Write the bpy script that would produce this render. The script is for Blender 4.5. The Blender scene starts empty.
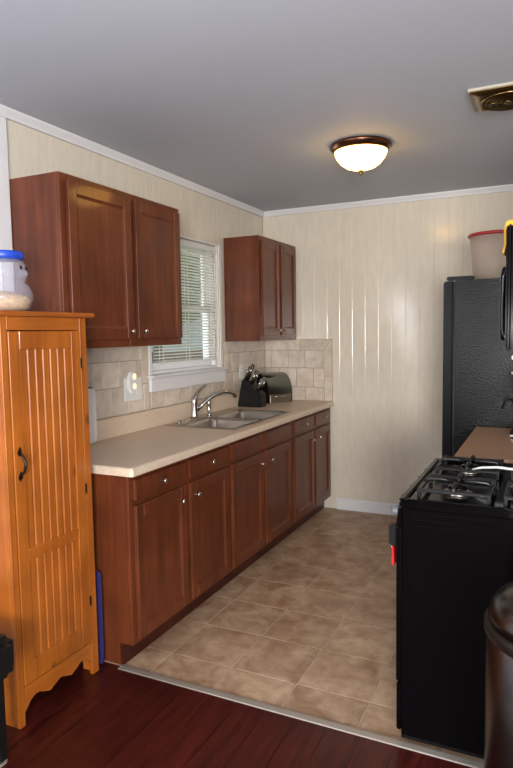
import bpy, bmesh, math, random
from mathutils import Vector, Matrix
PI = math.pi
random.seed(4)
SC = bpy.context.scene
COL = SC.collection

# ------------------------------------------------------------------ camera, world, lights
D, H = 4.512, 2.529            # back wall, ceiling
cam = bpy.data.cameras.new('camera'); co = bpy.data.objects.new('camera', cam); COL.objects.link(co)
cam.sensor_fit = 'HORIZONTAL'; cam.sensor_width = 36; cam.lens = 611.83 / 513 * 36
cam.clip_start = 0.05; cam.clip_end = 300
yaw, pit, rol = 0.4489, -0.0829, -0.0161
fw = Vector((-math.sin(yaw)*math.cos(pit), math.cos(yaw)*math.cos(pit), math.sin(pit)))
rr = Vector((math.cos(yaw), math.sin(yaw), 0)); uu = rr.cross(fw)
r2 = rr*math.cos(rol) + uu*math.sin(rol); u2 = -rr*math.sin(rol) + uu*math.cos(rol)
CP = Vector((2.2634, -0.3616, 1.4945))
co.matrix_world = Matrix(((r2.x, u2.x, -fw.x, CP.x), (r2.y, u2.y, -fw.y, CP.y), (r2.z, u2.z, -fw.z, CP.z), (0, 0, 0, 1)))
SC.camera = co
SC.view_settings.view_transform = 'Standard'; SC.view_settings.look = 'None'
SC.view_settings.gamma = 1; SC.view_settings.use_curve_mapping = False
SC.view_settings.exposure = 0.45
w = bpy.data.worlds.new('world'); SC.world = w; w.use_nodes = True
w.node_tree.nodes['Background'].inputs[0].default_value = (0.84, 0.92, 1.0, 1)
w.node_tree.nodes['Background'].inputs[1].default_value = 0.85

def area(name, loc, direction, sx, sy, power, color):
    l = bpy.data.lights.new(name, 'AREA'); l.shape = 'RECTANGLE'; l.size = sx; l.size_y = sy
    l.energy = power; l.color = color
    o = bpy.data.objects.new(name, l); COL.objects.link(o); o.location = loc
    o.rotation_euler = Vector(direction).to_track_quat('-Z', 'Y').to_euler()
    return o
# daylight entering by the dining room's left window (behind the camera) and by the window over the sink
area('daylight_dining_left', (-0.10, -1.2, 1.6), (1, 0, 0), 1.2, 1.0, 85, (0.97, 0.97, 1.0))
area('fill_dining_rear', (3.55, -3.36, 1.45), (0, 1, 0), 1.3, 1.1, 230, (1.0, 0.97, 0.93))  # added broad fill; unseen rear window, set clear of reflections in the range
area('daylight_sink_window', (-1.6, 3.4, 1.9), (1, 0, -.08), 2.2, 1.6, 60, (0.93, 0.97, 1.0))
# the photographer's flash, just left of the lens
fl = bpy.data.lights.new('camera_flash', 'SPOT'); fl.energy = 58; fl.color = (1.0, 0.97, 0.93)
fl.shadow_soft_size = 0.02; fl.spot_size = math.radians(100); fl.spot_blend = 0.9
fo = bpy.data.objects.new('camera_flash', fl); COL.objects.link(fo)
fo.location = CP - r2*0.11 + u2*0.02
fo.rotation_euler = (-(fw + u2*.14)).to_track_quat('Z', 'Y').to_euler()

# ------------------------------------------------------------------ materials
def lin(c):
    return tuple(((v/255)/12.92 if v/255 <= .04045 else ((v/255+.055)/1.055)**2.4) for v in c) + (1,)
def newmat(name):
    m = bpy.data.materials.new(name); m.use_nodes = True
    return m, m.node_tree, m.node_tree.nodes['Principled BSDF']
def N(nt, t, **k):
    n = nt.nodes.new(t)
    for a, b in k.items(): setattr(n, a, b)
    return n
def plain(name, rgb, rough=.5, metal=0, spec=.5, coat=0, noise=0, nscale=8, bump=0, bscale=200, stretch=(1,1,1), coat_r=.08):
    m, nt, b = newmat(name)
    c = lin(rgb)
    b.inputs['Base Color'].default_value = c; b.inputs['Roughness'].default_value = rough
    b.inputs['Metallic'].default_value = metal; b.inputs['Specular IOR Level'].default_value = spec
    b.inputs['Coat Weight'].default_value = coat; b.inputs['Coat Roughness'].default_value = coat_r
    tc = N(nt, 'ShaderNodeTexCoord'); mp = N(nt, 'ShaderNodeMapping'); mp.inputs['Scale'].default_value = stretch
    nt.links.new(tc.outputs['Object'], mp.inputs[0])
    if noise:
        n = N(nt, 'ShaderNodeTexNoise'); n.inputs['Scale'].default_value = nscale; n.inputs['Detail'].default_value = 5
        nt.links.new(mp.outputs[0], n.inputs['Vector'])
        cr = N(nt, 'ShaderNodeValToRGB'); e = cr.color_ramp.elements
        e[0].position = .3; e[1].position = .7
        e[0].color = tuple(v*(1-noise) for v in c[:3])+(1,); e[1].color = tuple(min(1, v*(1+noise)) for v in c[:3])+(1,)
        nt.links.new(n.outputs['Fac'], cr.inputs[0]); nt.links.new(cr.outputs[0], b.inputs['Base Color'])
    if bump:
        n = N(nt, 'ShaderNodeTexNoise'); n.inputs['Scale'].default_value = bscale; n.inputs['Detail'].default_value = 2
        nt.links.new(mp.outputs[0], n.inputs['Vector'])
        bp = N(nt, 'ShaderNodeBump'); bp.inputs['Strength'].default_value = bump; bp.inputs['Distance'].default_value = .002
        nt.links.new(n.outputs['Fac'], bp.inputs['Height']); nt.links.new(bp.outputs[0], b.inputs['Normal'])
    return m
def wood(name, dark, light, rough=.35, scale=(14, 14, 1.2), coat=0, knots=0, island=0, contrast=(.3, .75), coat_r=.08):
    m, nt, b = newmat(name)
    tc = N(nt, 'ShaderNodeTexCoord'); mp = N(nt, 'ShaderNodeMapping'); mp.inputs['Scale'].default_value = scale
    nt.links.new(tc.outputs['Object'], mp.inputs[0])
    n = N(nt, 'ShaderNodeTexNoise'); n.inputs['Scale'].default_value = 1.6; n.inputs['Detail'].default_value = 7; n.inputs['Distortion'].default_value = .8
    nt.links.new(mp.outputs[0], n.inputs['Vector'])
    cr = N(nt, 'ShaderNodeValToRGB'); e = cr.color_ramp.elements
    e[0].position, e[1].position = contrast; e[0].color = lin(dark); e[1].color = lin(light)
    nt.links.new(n.outputs['Fac'], cr.inputs[0])
    # cloudy stain
    n2 = N(nt, 'ShaderNodeTexNoise'); n2.inputs['Scale'].default_value = 5; n2.inputs['Detail'].default_value = 2
    nt.links.new(tc.outputs['Object'], n2.inputs['Vector'])
    mr = N(nt, 'ShaderNodeMapRange'); mr.inputs[1].default_value = .3; mr.inputs[2].default_value = .7; mr.inputs[3].default_value = .8; mr.inputs[4].default_value = 1.15
    nt.links.new(n2.outputs['Fac'], mr.inputs[0])
    mx = N(nt, 'ShaderNodeMix', data_type='RGBA', blend_type='MULTIPLY'); mx.inputs[0].default_value = 1
    nt.links.new(cr.outputs[0], mx.inputs[6]); nt.links.new(mr.outputs[0], mx.inputs[7])
    out = mx.outputs[2]
    if knots:
        v = N(nt, 'ShaderNodeTexVoronoi'); mk = N(nt, 'ShaderNodeMapping'); mk.inputs['Scale'].default_value = (5, 5, 3)
        nt.links.new(tc.outputs['Object'], mk.inputs[0]); nt.links.new(mk.outputs[0], v.inputs['Vector']); v.inputs['Scale'].default_value = 1.0
        k = N(nt, 'ShaderNodeMapRange'); k.inputs[1].default_value = .04; k.inputs[2].default_value = .1; k.inputs[3].default_value = .45; k.inputs[4].default_value = 1
        nt.links.new(v.outputs['Distance'], k.inputs[0])
        m3 = N(nt, 'ShaderNodeMix', data_type='RGBA', blend_type='MULTIPLY'); m3.inputs[0].default_value = 1
        nt.links.new(out, m3.inputs[6]); nt.links.new(k.outputs[0], m3.inputs[7]); out = m3.outputs[2]
    if island:
        g = N(nt, 'ShaderNodeNewGeometry')
        k = N(nt, 'ShaderNodeMapRange'); k.inputs[3].default_value = 1-island; k.inputs[4].default_value = 1+island
        nt.links.new(g.outputs['Random Per Island'], k.inputs[0])
        m3 = N(nt, 'ShaderNodeMix', data_type='RGBA', blend_type='MULTIPLY'); m3.inputs[0].default_value = 1
        nt.links.new(out, m3.inputs[6]); nt.links.new(k.outputs[0], m3.inputs[7]); out = m3.outputs[2]
    nt.links.new(out, b.inputs['Base Color'])
    b.inputs['Specular IOR Level'].default_value = .35; b.inputs['Roughness'].default_value = rough; b.inputs['Coat Weight'].default_value = coat; b.inputs['Coat Roughness'].default_value = coat_r
    return m
def tilemat(name, dark, light, rough=.4, scale=7, island=.1, detail=6):
    m, nt, b = newmat(name)
    tc = N(nt, 'ShaderNodeTexCoord'); g = N(nt, 'ShaderNodeNewGeometry')
    ad = N(nt, 'ShaderNodeVectorMath', operation='ADD')
    sc = N(nt, 'ShaderNodeVectorMath', operation='SCALE'); sc.inputs['Scale'].default_value = 37
    cx = N(nt, 'ShaderNodeCombineXYZ')
    for i in range(3): nt.links.new(g.outputs['Random Per Island'], cx.inputs[i])
    nt.links.new(cx.outputs[0], sc.inputs[0])
    nt.links.new(tc.outputs['Object'], ad.inputs[0]); nt.links.new(sc.outputs[0], ad.inputs[1])
    n = N(nt, 'ShaderNodeTexNoise'); n.inputs['Scale'].default_value = scale; n.inputs['Detail'].default_value = detail; n.inputs['Distortion'].default_value = .45
    n.inputs['Roughness'].default_value = .65
    nt.links.new(ad.outputs[0], n.inputs['Vector'])
    cr = N(nt, 'ShaderNodeValToRGB'); e = cr.color_ramp.elements
    e[0].position = .32; e[1].position = .68; e[0].color = lin(dark); e[1].color = lin(light)
    nt.links.new(n.outputs['Fac'], cr.inputs[0])
    k = N(nt, 'ShaderNodeMapRange'); k.inputs[3].default_value = 1-island; k.inputs[4].default_value = 1+island
    nt.links.new(g.outputs['Random Per Island'], k.inputs[0])
    mx = N(nt, 'ShaderNodeMix', data_type='RGBA', blend_type='MULTIPLY'); mx.inputs[0].default_value = 1
    nt.links.new(cr.outputs[0], mx.inputs[6]); nt.links.new(k.outputs[0], mx.inputs[7])
    nt.links.new(mx.outputs[2], b.inputs['Base Color']); b.inputs['Roughness'].default_value = rough
    return m
def emit(name, rgb, strength):
    m, nt, b = newmat(name)
    b.inputs['Base Color'].default_value = lin(rgb); b.inputs['Emission Color'].default_value = lin(rgb)
    b.inputs['Emission Strength'].default_value = strength
    return m
def clear(name, rgb, rough=.05, alpha=.25):
    m, nt, b = newmat(name)
    b.inputs['Base Color'].default_value = lin(rgb); b.inputs['Roughness'].default_value = rough
    tr = N(nt, 'ShaderNodeBsdfTransparent'); mx = N(nt, 'ShaderNodeMixShader'); mx.inputs[0].default_value = alpha
    out = nt.nodes['Material Output']
    nt.links.new(tr.outputs[0], mx.inputs[1]); nt.links.new(b.outputs[0], mx.inputs[2]); nt.links.new(mx.outputs[0], out.inputs[0])
    return m

M = dict(
    cherry=wood('cherry_wood', (72, 32, 15), (116, 58, 30), rough=.42, coat=.25, scale=(16, 16, 1.0), contrast=(.15, .85), coat_r=.10),
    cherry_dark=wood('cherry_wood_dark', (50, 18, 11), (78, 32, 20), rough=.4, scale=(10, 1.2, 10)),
    pine=wood('honey_pine', (142, 72, 20), (182, 104, 36), rough=.36, scale=(15, 15, .8), knots=1, coat=.15, contrast=(.2, .8)),
    pine_top=wood('honey_pine_top', (140, 72, 24), (180, 102, 36), rough=.35, scale=(15, .8, 15), coat=.2, contrast=(.2, .8)),
    panel=plain('vinyl_wall_panel', (217, 208, 192), .15, noise=.045, nscale=9, stretch=(3, 3, .8), spec=.4),
    white=plain('white_paint', (222, 222, 224), .45),
    wallwhite=plain('white_wall_paint', (200, 204, 210), .7),
    ceiling=plain('ceiling_paint', (187, 192, 202), .75, bump=.15, bscale=60),
    counter=plain('laminate_counter', (212, 192, 170), .38, noise=.07, nscale=60),
    stile=tilemat('splash_tile', (192, 178, 162), (224, 211, 196), rough=.35, scale=9, island=.08),
    sgrout=plain('splash_grout', (150, 118, 88), .8),
    ftile=tilemat('floor_tile', (136, 102, 74), (194, 166, 137), rough=.42, scale=8, island=.07),
    fgrout=plain('floor_grout', (196, 182, 162), .7),
    floorwood=wood('floor_wood', (40, 10, 9), (86, 30, 22), rough=.3, scale=(26, 2.2, 2), island=.16, contrast=(.25, .8)),
    alu=plain('aluminium_strip', (176, 168, 156), .5, metal=.7),
    steel=plain('brushed_steel', (178, 172, 165), .28, metal=1, noise=.06, nscale=30, stretch=(1, 20, 1)),
    chrome=plain('chrome', (190, 186, 182), .14, metal=1),
    nickel=plain('nickel_knob', (200, 192, 180), .22, metal=1),
    black=plain('black_enamel', (5, 5, 6), .12, spec=.2),
    blackmatte=plain('black_matte', (10, 10, 11), .45, spec=.3),
    cast=plain('cast_iron', (16, 16, 17), .32, bump=.3, bscale=300),
    fridge=plain('black_textured_steel', (4, 5, 6), .22, bump=.7, bscale=120, spec=.28),
    fridgedoor=plain('black_textured_door', (5, 6, 7), .22, bump=.3, spec=.25, bscale=170),
    blackvinyl=plain('black_vinyl', (12, 11, 11), .5),
    bronze=plain('brushed_bronze', (112, 76, 58), .28, metal=1),
    brass=plain('aged_brass', (120, 98, 62), .3, metal=1),
    darkmetal=plain('dark_iron', (48, 42, 36), .38, metal=.8),
    lampglass=emit('lit_frosted_glass', (255, 196, 100), 8.5),
    nightlight=emit('night_light_bulb', (255, 236, 180), .5),
    plastic=plain('white_plastic', (226, 226, 224), .35),
    slat=plain('blind_slat', (214, 210, 198), .4),
    glass=clear('window_glass', (220, 235, 240), .02, .08),
    jar=clear('clear_plastic', (205, 205, 220), .06, .13),
    tub=clear('frosted_tub', (205, 190, 180), .3, .4),
    bluelid=plain('blue_plastic', (28, 70, 190), .35),
    redlid=plain('red_plastic', (150, 36, 36), .35),
    red=plain('red_cotton', (190, 18, 30), .8, bump=.3, bscale=400),
    yellow=plain('yellow_cotton', (206, 152, 40), .8, bump=.3, bscale=300),
    purple=plain('purple_plastic', (50, 44, 96), .45),
    cereal=plain('snack_bits', (206, 170, 120), .8, noise=.25, nscale=90, bump=.8, bscale=120),
    flour=plain('flour', (226, 214, 190), .9),
    rug=plain('grey_rug', (150, 142, 128), .95, bump=.8, bscale=300, noise=.15, nscale=80),
    grass=plain('lawn_grass', (110, 146, 78), .9, noise=.3, nscale=3),
    leaf=plain('tree_leaves', (104, 124, 88), .9, noise=.4, nscale=4),
    bark=plain('bark', (70, 54, 42), .9),
    siding=plain('pale_siding', (176, 182, 190), .7),
    fence=plain('fence_wood', (118, 88, 72), .8, noise=.2, nscale=6),
    roof=plain('roof_shingle', (84, 78, 76), .9),
)
# steel trash can: vertical brushed
M['cansteel'] = plain('can_steel', (98, 94, 92), .26, metal=1, noise=.05, nscale=10)

# ------------------------------------------------------------------ mesh helpers (world coordinates)
class MB:
    def __init__(s): s.bm = bmesh.new()
    def _merge(s, b, bev=0, seg=2, smooth=False):
        if bev:
            bmesh.ops.bevel(b, geom=list(b.edges), offset=bev, segments=seg, affect='EDGES', clamp_overlap=True)
        me = bpy.data.meshes.new('t'); b.to_mesh(me); b.free()
        if smooth:
            for p in me.polygons: p.use_smooth = True
        s.bm.from_mesh(me); bpy.data.meshes.remove(me); return s
    def box(s, x0, x1, y0, y1, z0, z1, bev=0, seg=2):
        b = bmesh.new(); bmesh.ops.create_cube(b, size=1)
        for v in b.verts: v.co = Vector(((x0+x1)/2+v.co.x*(x1-x0), (y0+y1)/2+v.co.y*(y1-y0), (z0+z1)/2+v.co.z*(z1-z0)))
        return s._merge(b, bev, seg)
    def lathe(s, prof, c, axis='z', seg=32, sx=1, sy=1, rot=None):
        b = bmesh.new(); rings = []
        for r, h in prof:
            ring = []
            if r < 1e-6: ring = [b.verts.new((0, 0, h))]
            else:
                for i in range(seg):
                    a = 2*PI*i/seg; ring.append(b.verts.new((r*math.cos(a)*sx, r*math.sin(a)*sy, h)))
            rings.append(ring)
        for A, B in zip(rings, rings[1:]):
            for i in range(seg):
                j = (i+1) % seg
                if len(A) == 1 and len(B) == 1: continue
                if len(A) == 1: b.faces.new((A[0], B[i], B[j]))
                elif len(B) == 1: b.faces.new((A[i], A[j], B[0]))
                else: b.faces.new((A[i], A[j], B[j], B[i]))
        bmesh.ops.recalc_face_normals(b, faces=b.faces)
        R = Matrix.Identity(3)
        if axis == 'x': R = Matrix.Rotation(PI/2, 3, 'Y')
        if axis == '-x': R = Matrix.Rotation(-PI/2, 3, 'Y')
        if axis == 'y': R = Matrix.Rotation(-PI/2, 3, 'X')
        if axis == '-y': R = Matrix.Rotation(PI/2, 3, 'X')
        if axis == '-z': R = Matrix.Rotation(PI, 3, 'X')
        if rot is not None: R = rot
        for v in b.verts: v.co = R @ v.co + Vector(c)
        return s._merge(b, smooth=True)
    def tube(s, pts, r, seg=12, flat=1):
        pts = [Vector(p) for p in pts]; b = bmesh.new(); rings = []
        rs = r if isinstance(r, (list, tuple)) else [r]*len(pts)
        up = None
        for i, p in enumerate(pts):
            t = (pts[min(i+1, len(pts)-1)] - pts[max(i-1, 0)]).normalized()
            if up is None:
                up = Vector((0, 0, 1)) if abs(t.z) < .9 else Vector((1, 0, 0))
            a = t.cross(up).normalized(); c = a.cross(t).normalized(); up = c
            rings.append([b.verts.new(p + a*math.cos(2*PI*k/seg)*rs[i] + c*math.sin(2*PI*k/seg)*rs[i]*flat) for k in range(seg)])
        for A, B in zip(rings, rings[1:]):
            for i in range(seg):
                j = (i+1) % seg; b.faces.new((A[i], A[j], B[j], B[i]))
        b.faces.new(rings[0]); b.faces.new(rings[-1])
        bmesh.ops.recalc_face_normals(b, faces=b.faces)
        return s._merge(b, smooth=True)
    def prism(s, poly, axis, a, c, bev=0, smooth=False):
        # poly: 2D points in the two other axes (xy for z, xz for y, yz for x)
        def P(p, h): return {'z': (p[0], p[1], h), 'y': (p[0], h, p[1]), 'x': (h, p[0], p[1])}[axis]
        b = bmesh.new(); A = [b.verts.new(P(p, a)) for p in poly]; B = [b.verts.new(P(p, c)) for p in poly]
        b.faces.new(A); b.faces.new(B)
        for i in range(len(poly)):
            j = (i+1) % len(poly); b.faces.new((A[i], A[j], B[j], B[i]))
        bmesh.ops.recalc_face_normals(b, faces=b.faces)
        return s._merge(b, bev, 2, smooth)
    def ball(s, c, r, sc=(1, 1, 1), sub=2):
        b = bmesh.new(); bmesh.ops.create_icosphere(b, subdivisions=sub, radius=r)
        for v in b.verts: v.co = Vector((v.co.x*sc[0], v.co.y*sc[1], v.co.z*sc[2])) + Vector(c)
        return s._merge(b, smooth=True)
    def hexa(s, p, bev=0):   # 8 points: bottom 4 loop, top 4 loop
        b = bmesh.new(); v = [b.verts.new(q) for q in p]
        for f in ((0,1,2,3), (4,5,6,7), (0,1,5,4), (1,2,6,5), (2,3,7,6), (3,0,4,7)): b.faces.new([v[i] for i in f])
        bmesh.ops.recalc_face_normals(b, faces=b.faces)
        return s._merge(b, bev)
    def build(s, name, mat, parent=None, origin=None):
        off = Vector((0, 0, 0))
        if parent is not None:
            off = Vector(parent['_w']) if '_w' in parent else Vector((0, 0, 0))
        if origin is not None: org = Vector(origin)
        elif parent is not None: org = off
        else:
            xs = [v.co for v in s.bm.verts]
            org = Vector(((min(v.x for v in xs)+max(v.x for v in xs))/2, (min(v.y for v in xs)+max(v.y for v in xs))/2, min(v.z for v in xs)))
        for v in s.bm.verts: v.co -= org
        me = bpy.data.meshes.new(name); s.bm.to_mesh(me); s.bm.free()
        me.materials.append(mat)
        o = bpy.data.objects.new(name, me); COL.objects.link(o)
        if parent is not None: o.parent = parent
        o.location = org - off
        o['_w'] = tuple(org)
        return o
def tag(o, label, cat=None, group=None):
    o['label'] = label
    if cat: o['category'] = cat
    if group: o['group'] = group
    return o
def thing(name, label, cat, loc, group=None, structure=False):
    o = bpy.data.objects.new(name, None); COL.objects.link(o); o.location = loc; o.empty_display_size = .05
    o['_w'] = tuple(loc)
    if structure: o['kind'] = 'structure'; o['label'] = label
    else: tag(o, label, cat, group)
    return o
def struct(name, mb, mat):
    o = mb.build(name, mat, origin=(0, 0, 0)); o['kind'] = 'structure'; return o
def dup(o, delta=(0, 0, 0), parent=None):
    c = o.copy(); COL.objects.link(c)
    if parent is not None: c.parent = parent
    else: c.location = o.location + Vector(delta)
    for ch in [q for q in bpy.data.objects if q.parent == o]: dup(ch, parent=c)
    return c

# ------------------------------------------------------------------ room shell
RX = 2.47                       # kitchen right wall
Y0 = 1.757                      # kitchen begins
T = .13
def grooved(mb, axis, plane, a0, a1, z0, z1, depth=.0016, step=.108, start=0, inward=1):
    """vertical boards with a fine bevelled joint; axis is the wall's run direction"""
    x = start
    while x < a1:
        l, r = max(x, a0), min(x+step, a1)
        if r - l > .01:
            g = .0003
            if axis == 'x': poly = [(l+g, plane), (r-g, plane), (r-g, plane-depth*.4), (r-g-.003, plane-depth), (l+g+.003, plane-depth), (l+g, plane-depth*.4)]
            else: poly = [(plane, l+g), (plane, r-g), (plane+depth*.4, r-g), (plane+depth, r-g-.003), (plane+depth, l+g+.003), (plane+depth*.4, l+g)]
            mb.prism(poly, 'z', z0, z1)
        x += step
WY0, WY1, WZ0, WZ1 = 2.815, 3.705, 1.240, 2.145      # sink window opening
YW = 1.738
b = MB(); b.box(-T, -.004, YW, WY0, 0, H); b.box(-T, -.004, WY1, D+T, 0, H); b.box(-T, -.004, WY0, WY1, 0, WZ0); b.box(-T, -.004, WY0, WY1, WZ1, H)
grooved(b, 'y', -.004, YW, WY0, .0, H, start=YW-.05); grooved(b, 'y', -.004, WY1, D, 0, H, start=Y0-.05+.108*18)
grooved(b, 'y', -.004, WY0, WY1, WZ1, H, start=Y0-.05+.108*9); grooved(b, 'y', -.004, WY0, WY1, 0, WZ0, start=Y0-.05+.108*9)
struct('wall_left', b, M['panel'])
b = MB(); b.box(0, RX+T, D+.004, D+T, 0, H); grooved(b, 'x', D+.004, 0, RX, 0, H, start=-.069)
struct('wall_back', b, M['panel'])
b = MB(); b.box(RX, RX+.1, Y0, D+.003, 0, H); struct('wall_right', b, M['panel'])
# dining room
DX = 4.6; DY = -3.3
b = MB(); b.box(-T, 0, DY-T, -1.9, 0, H); b.box(-T, 0, -.5, YW-.001, 0, H); b.box(-T, 0, -1.9, -.5, 0, 1.05); b.box(-T, 0, -1.9, -.5, 2.15, H)
struct('wall_dining_left', b, M['wallwhite'])
b = MB(); b.box(0.001, 2.85, DY-T, DY, 0, H); b.box(4.25, DX, DY-T, DY, 0, H); b.box(2.85, 4.25, DY-T, DY, 0, .85); b.box(2.85, 4.25, DY-T, DY, 2.05, H)
struct('wall_front', b, M['wallwhite'])
b = MB(); b.box(DX, DX+T, DY-T, Y0+.1, 0, H); struct('wall_dining_right', b, M['wallwhite'])
b = MB(); b.box(RX+.101, DX-.001, Y0, Y0+.1, 0, H); struct('wall_divider', b, M['wallwhite'])
b = MB(); b.box(-T, DX+T, DY-T, D+T, H+.001, H+.12); struct('ceiling', b, M['ceiling'])
# floors
FY = 1.762
b = MB(); random.seed(2); xx = -.001
b.box(0, DX, DY, FY-.005, -.05, -.004); b.box(0, .534, FY-.004, D, -.05, -.0005)
xx = 0.0
while xx < DX:
    yy = DY - random.random()
    while yy < FY-.005:
        ln = 1.2; y0_, y1_ = max(yy, DY), min(yy+ln, FY-.005)
        if y1_ > y0_: b.box(xx+.0006, min(xx+.127, DX), y0_+.0006, y1_, -.004, 0)
        yy += ln
    xx += .1276
struct('floor', b, M['floorwood'])
b = MB(); b.box(.535, RX, FY-.004, D, -.05, -.0025); grout = struct('floor_grout', b, M['fgrout'])
b = MB(); S = .3156; GX, GY = .686, 1.952
for i in range(-3, 7):
    for j in range(-1, 9):
        x0, x1, y0_, y1_ = GX+i*S, GX+(i+1)*S, GY+j*S, GY+(j+1)*S
        x0, x1, y0_, y1_ = max(x0, 0), min(x1, RX), max(y0_, FY-.004), min(y1_, D)
        if x0 < .3: x0 = .5352 if x1 > .54 else x1
        if x1-x0 > .03 and y1_-y0_ > .03: b.box(x0+.002, x1-.002, y0_+.002, y1_-.002, -.0025, 0, .0008, 1)
struct('floor_tiles', b, M['ftile'])
b = MB(); b.prism([(FY-.030, .0005), (FY-.026, .004), (FY-.008, .0075), (FY+.001, .0075), (FY+.0035, .005), (FY+.0038, .0005)], 'x', .54, RX-.002)
struct('trim_1', b, M['alu'])
# crown mouldings
def crown(pts):
    return pts
b = MB(); c_ = .042
b.prism([(D-.001, H), (D-c_*.8, H), (D-c_*.75, H-.010), (D-.018, H-.030), (D-.014, H-c_), (D-.001, H-c_)], 'x', 0.02, RX)
struct('trim_2', b, M['white'])
b = MB(); b.prism([(.001, H), (c_*.8, H), (c_*.75, H-.010), (.018, H-.030), (.014, H-c_), (.001, H-c_)], 'y', DY, D-.02)
struct('trim_3', b, M['white'])
b = MB(); b.box(.001, .016, YW-.075, YW-.001, 0, H-.043, .003, 1); struct('trim_4', b, M['white'])
b = MB(); b.prism([(D-.001, 0.001), (D-.016, 0.001), (D-.016, .080), (D-.006, .096), (D-.001, .096)], 'x', .66, RX); struct('baseboard_back', b, M['white'])
b = MB(); b.prism([(.001, .001), (.016, .001), (.016, .08), (.006, .096), (.001, .096)], 'y', DY, Y0-.08); struct('baseboard_left', b, M['white'])

# window over the sink
win = thing('window_1', 'white framed double hung window over the sink', None, (-.09, (WY0+WY1)/2, WZ0), structure=True)
b = MB()
for a in ((WY0+.001, WY0+.04), (WY1-.04, WY1-.001)): b.box(-.125, -.02, a[0], a[1], WZ0+.001, WZ1-.001, .002, 1)
b.box(-.125, -.02, WY0+.04, WY1-.04, WZ1-.03, WZ1-.001, .002, 1); b.box(-.125, -.02, WY0+.04, WY1-.04, WZ0+.001, WZ0+.022, .002, 1)
b.build('window_frame', M['white'], win)
ym = (WY0+WY1)/2
for (z0, z1, x) in ((WZ0+.023, 1.70, -.075), (1.66, WZ1-.031, -.105)):
    s = MB(); a0, a1 = WY0+.042, WY1-.042
    s.box(x, x+.025, a0, a0+.04, z0, z1, .002, 1); s.box(x, x+.025, a1-.04, a1, z0, z1, .002, 1)
    s.box(x, x+.025, a0+.04, a1-.04, z0, z0+.045, .002, 1); s.box(x, x+.025, a0+.04, a1-.04, z1-.04, z1, .002, 1)
    so = s.build('sash', M['white'], win)
    g = MB(); g.box(x+.010, x+.014, a0+.041, a1-.041, z0+.046, z1-.041); g.build('glass_pane', M['glass'], so)
b = MB(); b.box(-.02, .050, 2.765, 3.750, WZ0-.014, WZ0+.0005, .003, 1); b.box(.003, .028, 2.775, 3.742, WZ0-.104, WZ0-.0145, .003, 1)
b.build('window_sill', M['white'], win)
b = MB(); b.box(.001, .009, WY1, WY1+.030, WZ0, WZ1+.012, .002, 1); b.box(.001, .009, WY0-.03, WY0, WZ0, WZ1+.012, .002, 1); b.box(.001, .009, WY0, WY1, WZ1, WZ1+.012, .002, 1)
b.build('window_trim', M['plastic'], win)

# blind
BZ0, BZ1 = 1.300, 2.128
bl = thing('window_blind', 'white horizontal slat blind lowered in the window over the sink', 'blind', (-.012, ym, BZ1))
b = MB(); b.box(-.018, .008, WY0+.006, WY1-.044, BZ1-.03, BZ1, .002, 1); b.build('head_rail', M['plastic'], bl)
b = MB(); z = BZ0+.022; tl = math.radians(-20); yA, yB = WY0+.043, WY1-.046
while z < BZ1-.035:
    dx, dz = .0115*math.cos(tl), .0115*math.sin(tl); xc = -.005
    b.hexa([(xc-dx, yA, z+dz), (xc+dx, yA, z-dz), (xc+dx, yB, z-dz), (xc-dx, yB, z+dz),
            (xc-dx, yA, z+dz+.0009), (xc+dx, yA, z-dz+.0009), (xc+dx, yB, z-dz+.0009), (xc-dx, yB, z+dz+.0009)])
    z += .0205
b.build('slats', M['slat'], bl)
b = MB(); b.box(-.017, .007, yA, yB, BZ0, BZ0+.014, .003, 2); b.build('bottom_rail', M['plastic'], bl)
for yy in (yA+.08, ym, yB-.08):
    b = MB(); b.box(.0085, .0105, yy-.0035, yy+.0035, BZ0, BZ1-.03); b.box(-.0195, -.0175, yy-.002, yy+.002, BZ0, BZ1-.03)
    b.build('ladder_cord', M['slat'], bl)
b = MB(); b.tube([(.013, yB-.03, BZ1-.03), (.013, yB-.03, 1.56)], .0022, 8); b.ball((.013, yB-.03, 1.55), .007); b.build('pull_cord', M['plastic'], bl)

# outside
b = MB(); g = -0.5
b.hexa([(-60, -30, g-1), (-.6, -30, g-1), (-.6, 90, g-1), (-60, 90, g-1), (-60, -30, g+1.4), (-.6, -30, g), (-.6, 90, g), (-60, 90, g+1.4)])
o = b.build('lawn', M['grass'], origin=(0, 0, 0)); o['kind'] = 'structure'
fz = thing('board_fence', 'brown board fence across the lawn outside the window', 'fence', (-14, 22, 0))
b = MB()
for i in range(90): b.box(-14.02, -13.98, 8+i*.31, 8.28+i*.31, -.35, .72)
b.build('boards', M['fence'], fz)
b = MB(); b.box(-13.97, -13.92, 8, 36, .2, .3); b.box(-13.97, -13.92, 8, 36, .5, .58); b.build('rails', M['fence'], fz)
hs = thing('neighbor_house', 'pale sided house seen through the blind beyond the fence', 'house', (-22, 38, .1))
b = MB(); b.box(-26, -18, 33.5, 44, .1, 4.4)
for k in range(20): b.box(-18, -17.97, 33.5, 44, .3+k*.2, .3+k*.2+.17)
b.build('wall', M['siding'], hs)
b = MB(); b.prism([(-26.6, 4.4), (-17.4, 4.4), (-22, 7)], 'y', 33.1, 44.4); b.build('roof', M['roof'], hs)
for yy in (35, 40):
    b = MB(); b.box(-17.96, -17.9, yy, yy+1.4, 1.6, 3.2, .02, 1); f = b.build('window', M['white'], hs)
    b = MB(); b.box(-17.9, -17.88, yy+.12, yy+1.28, 1.72, 3.08); b.build('pane', M['black'], f)
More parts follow.
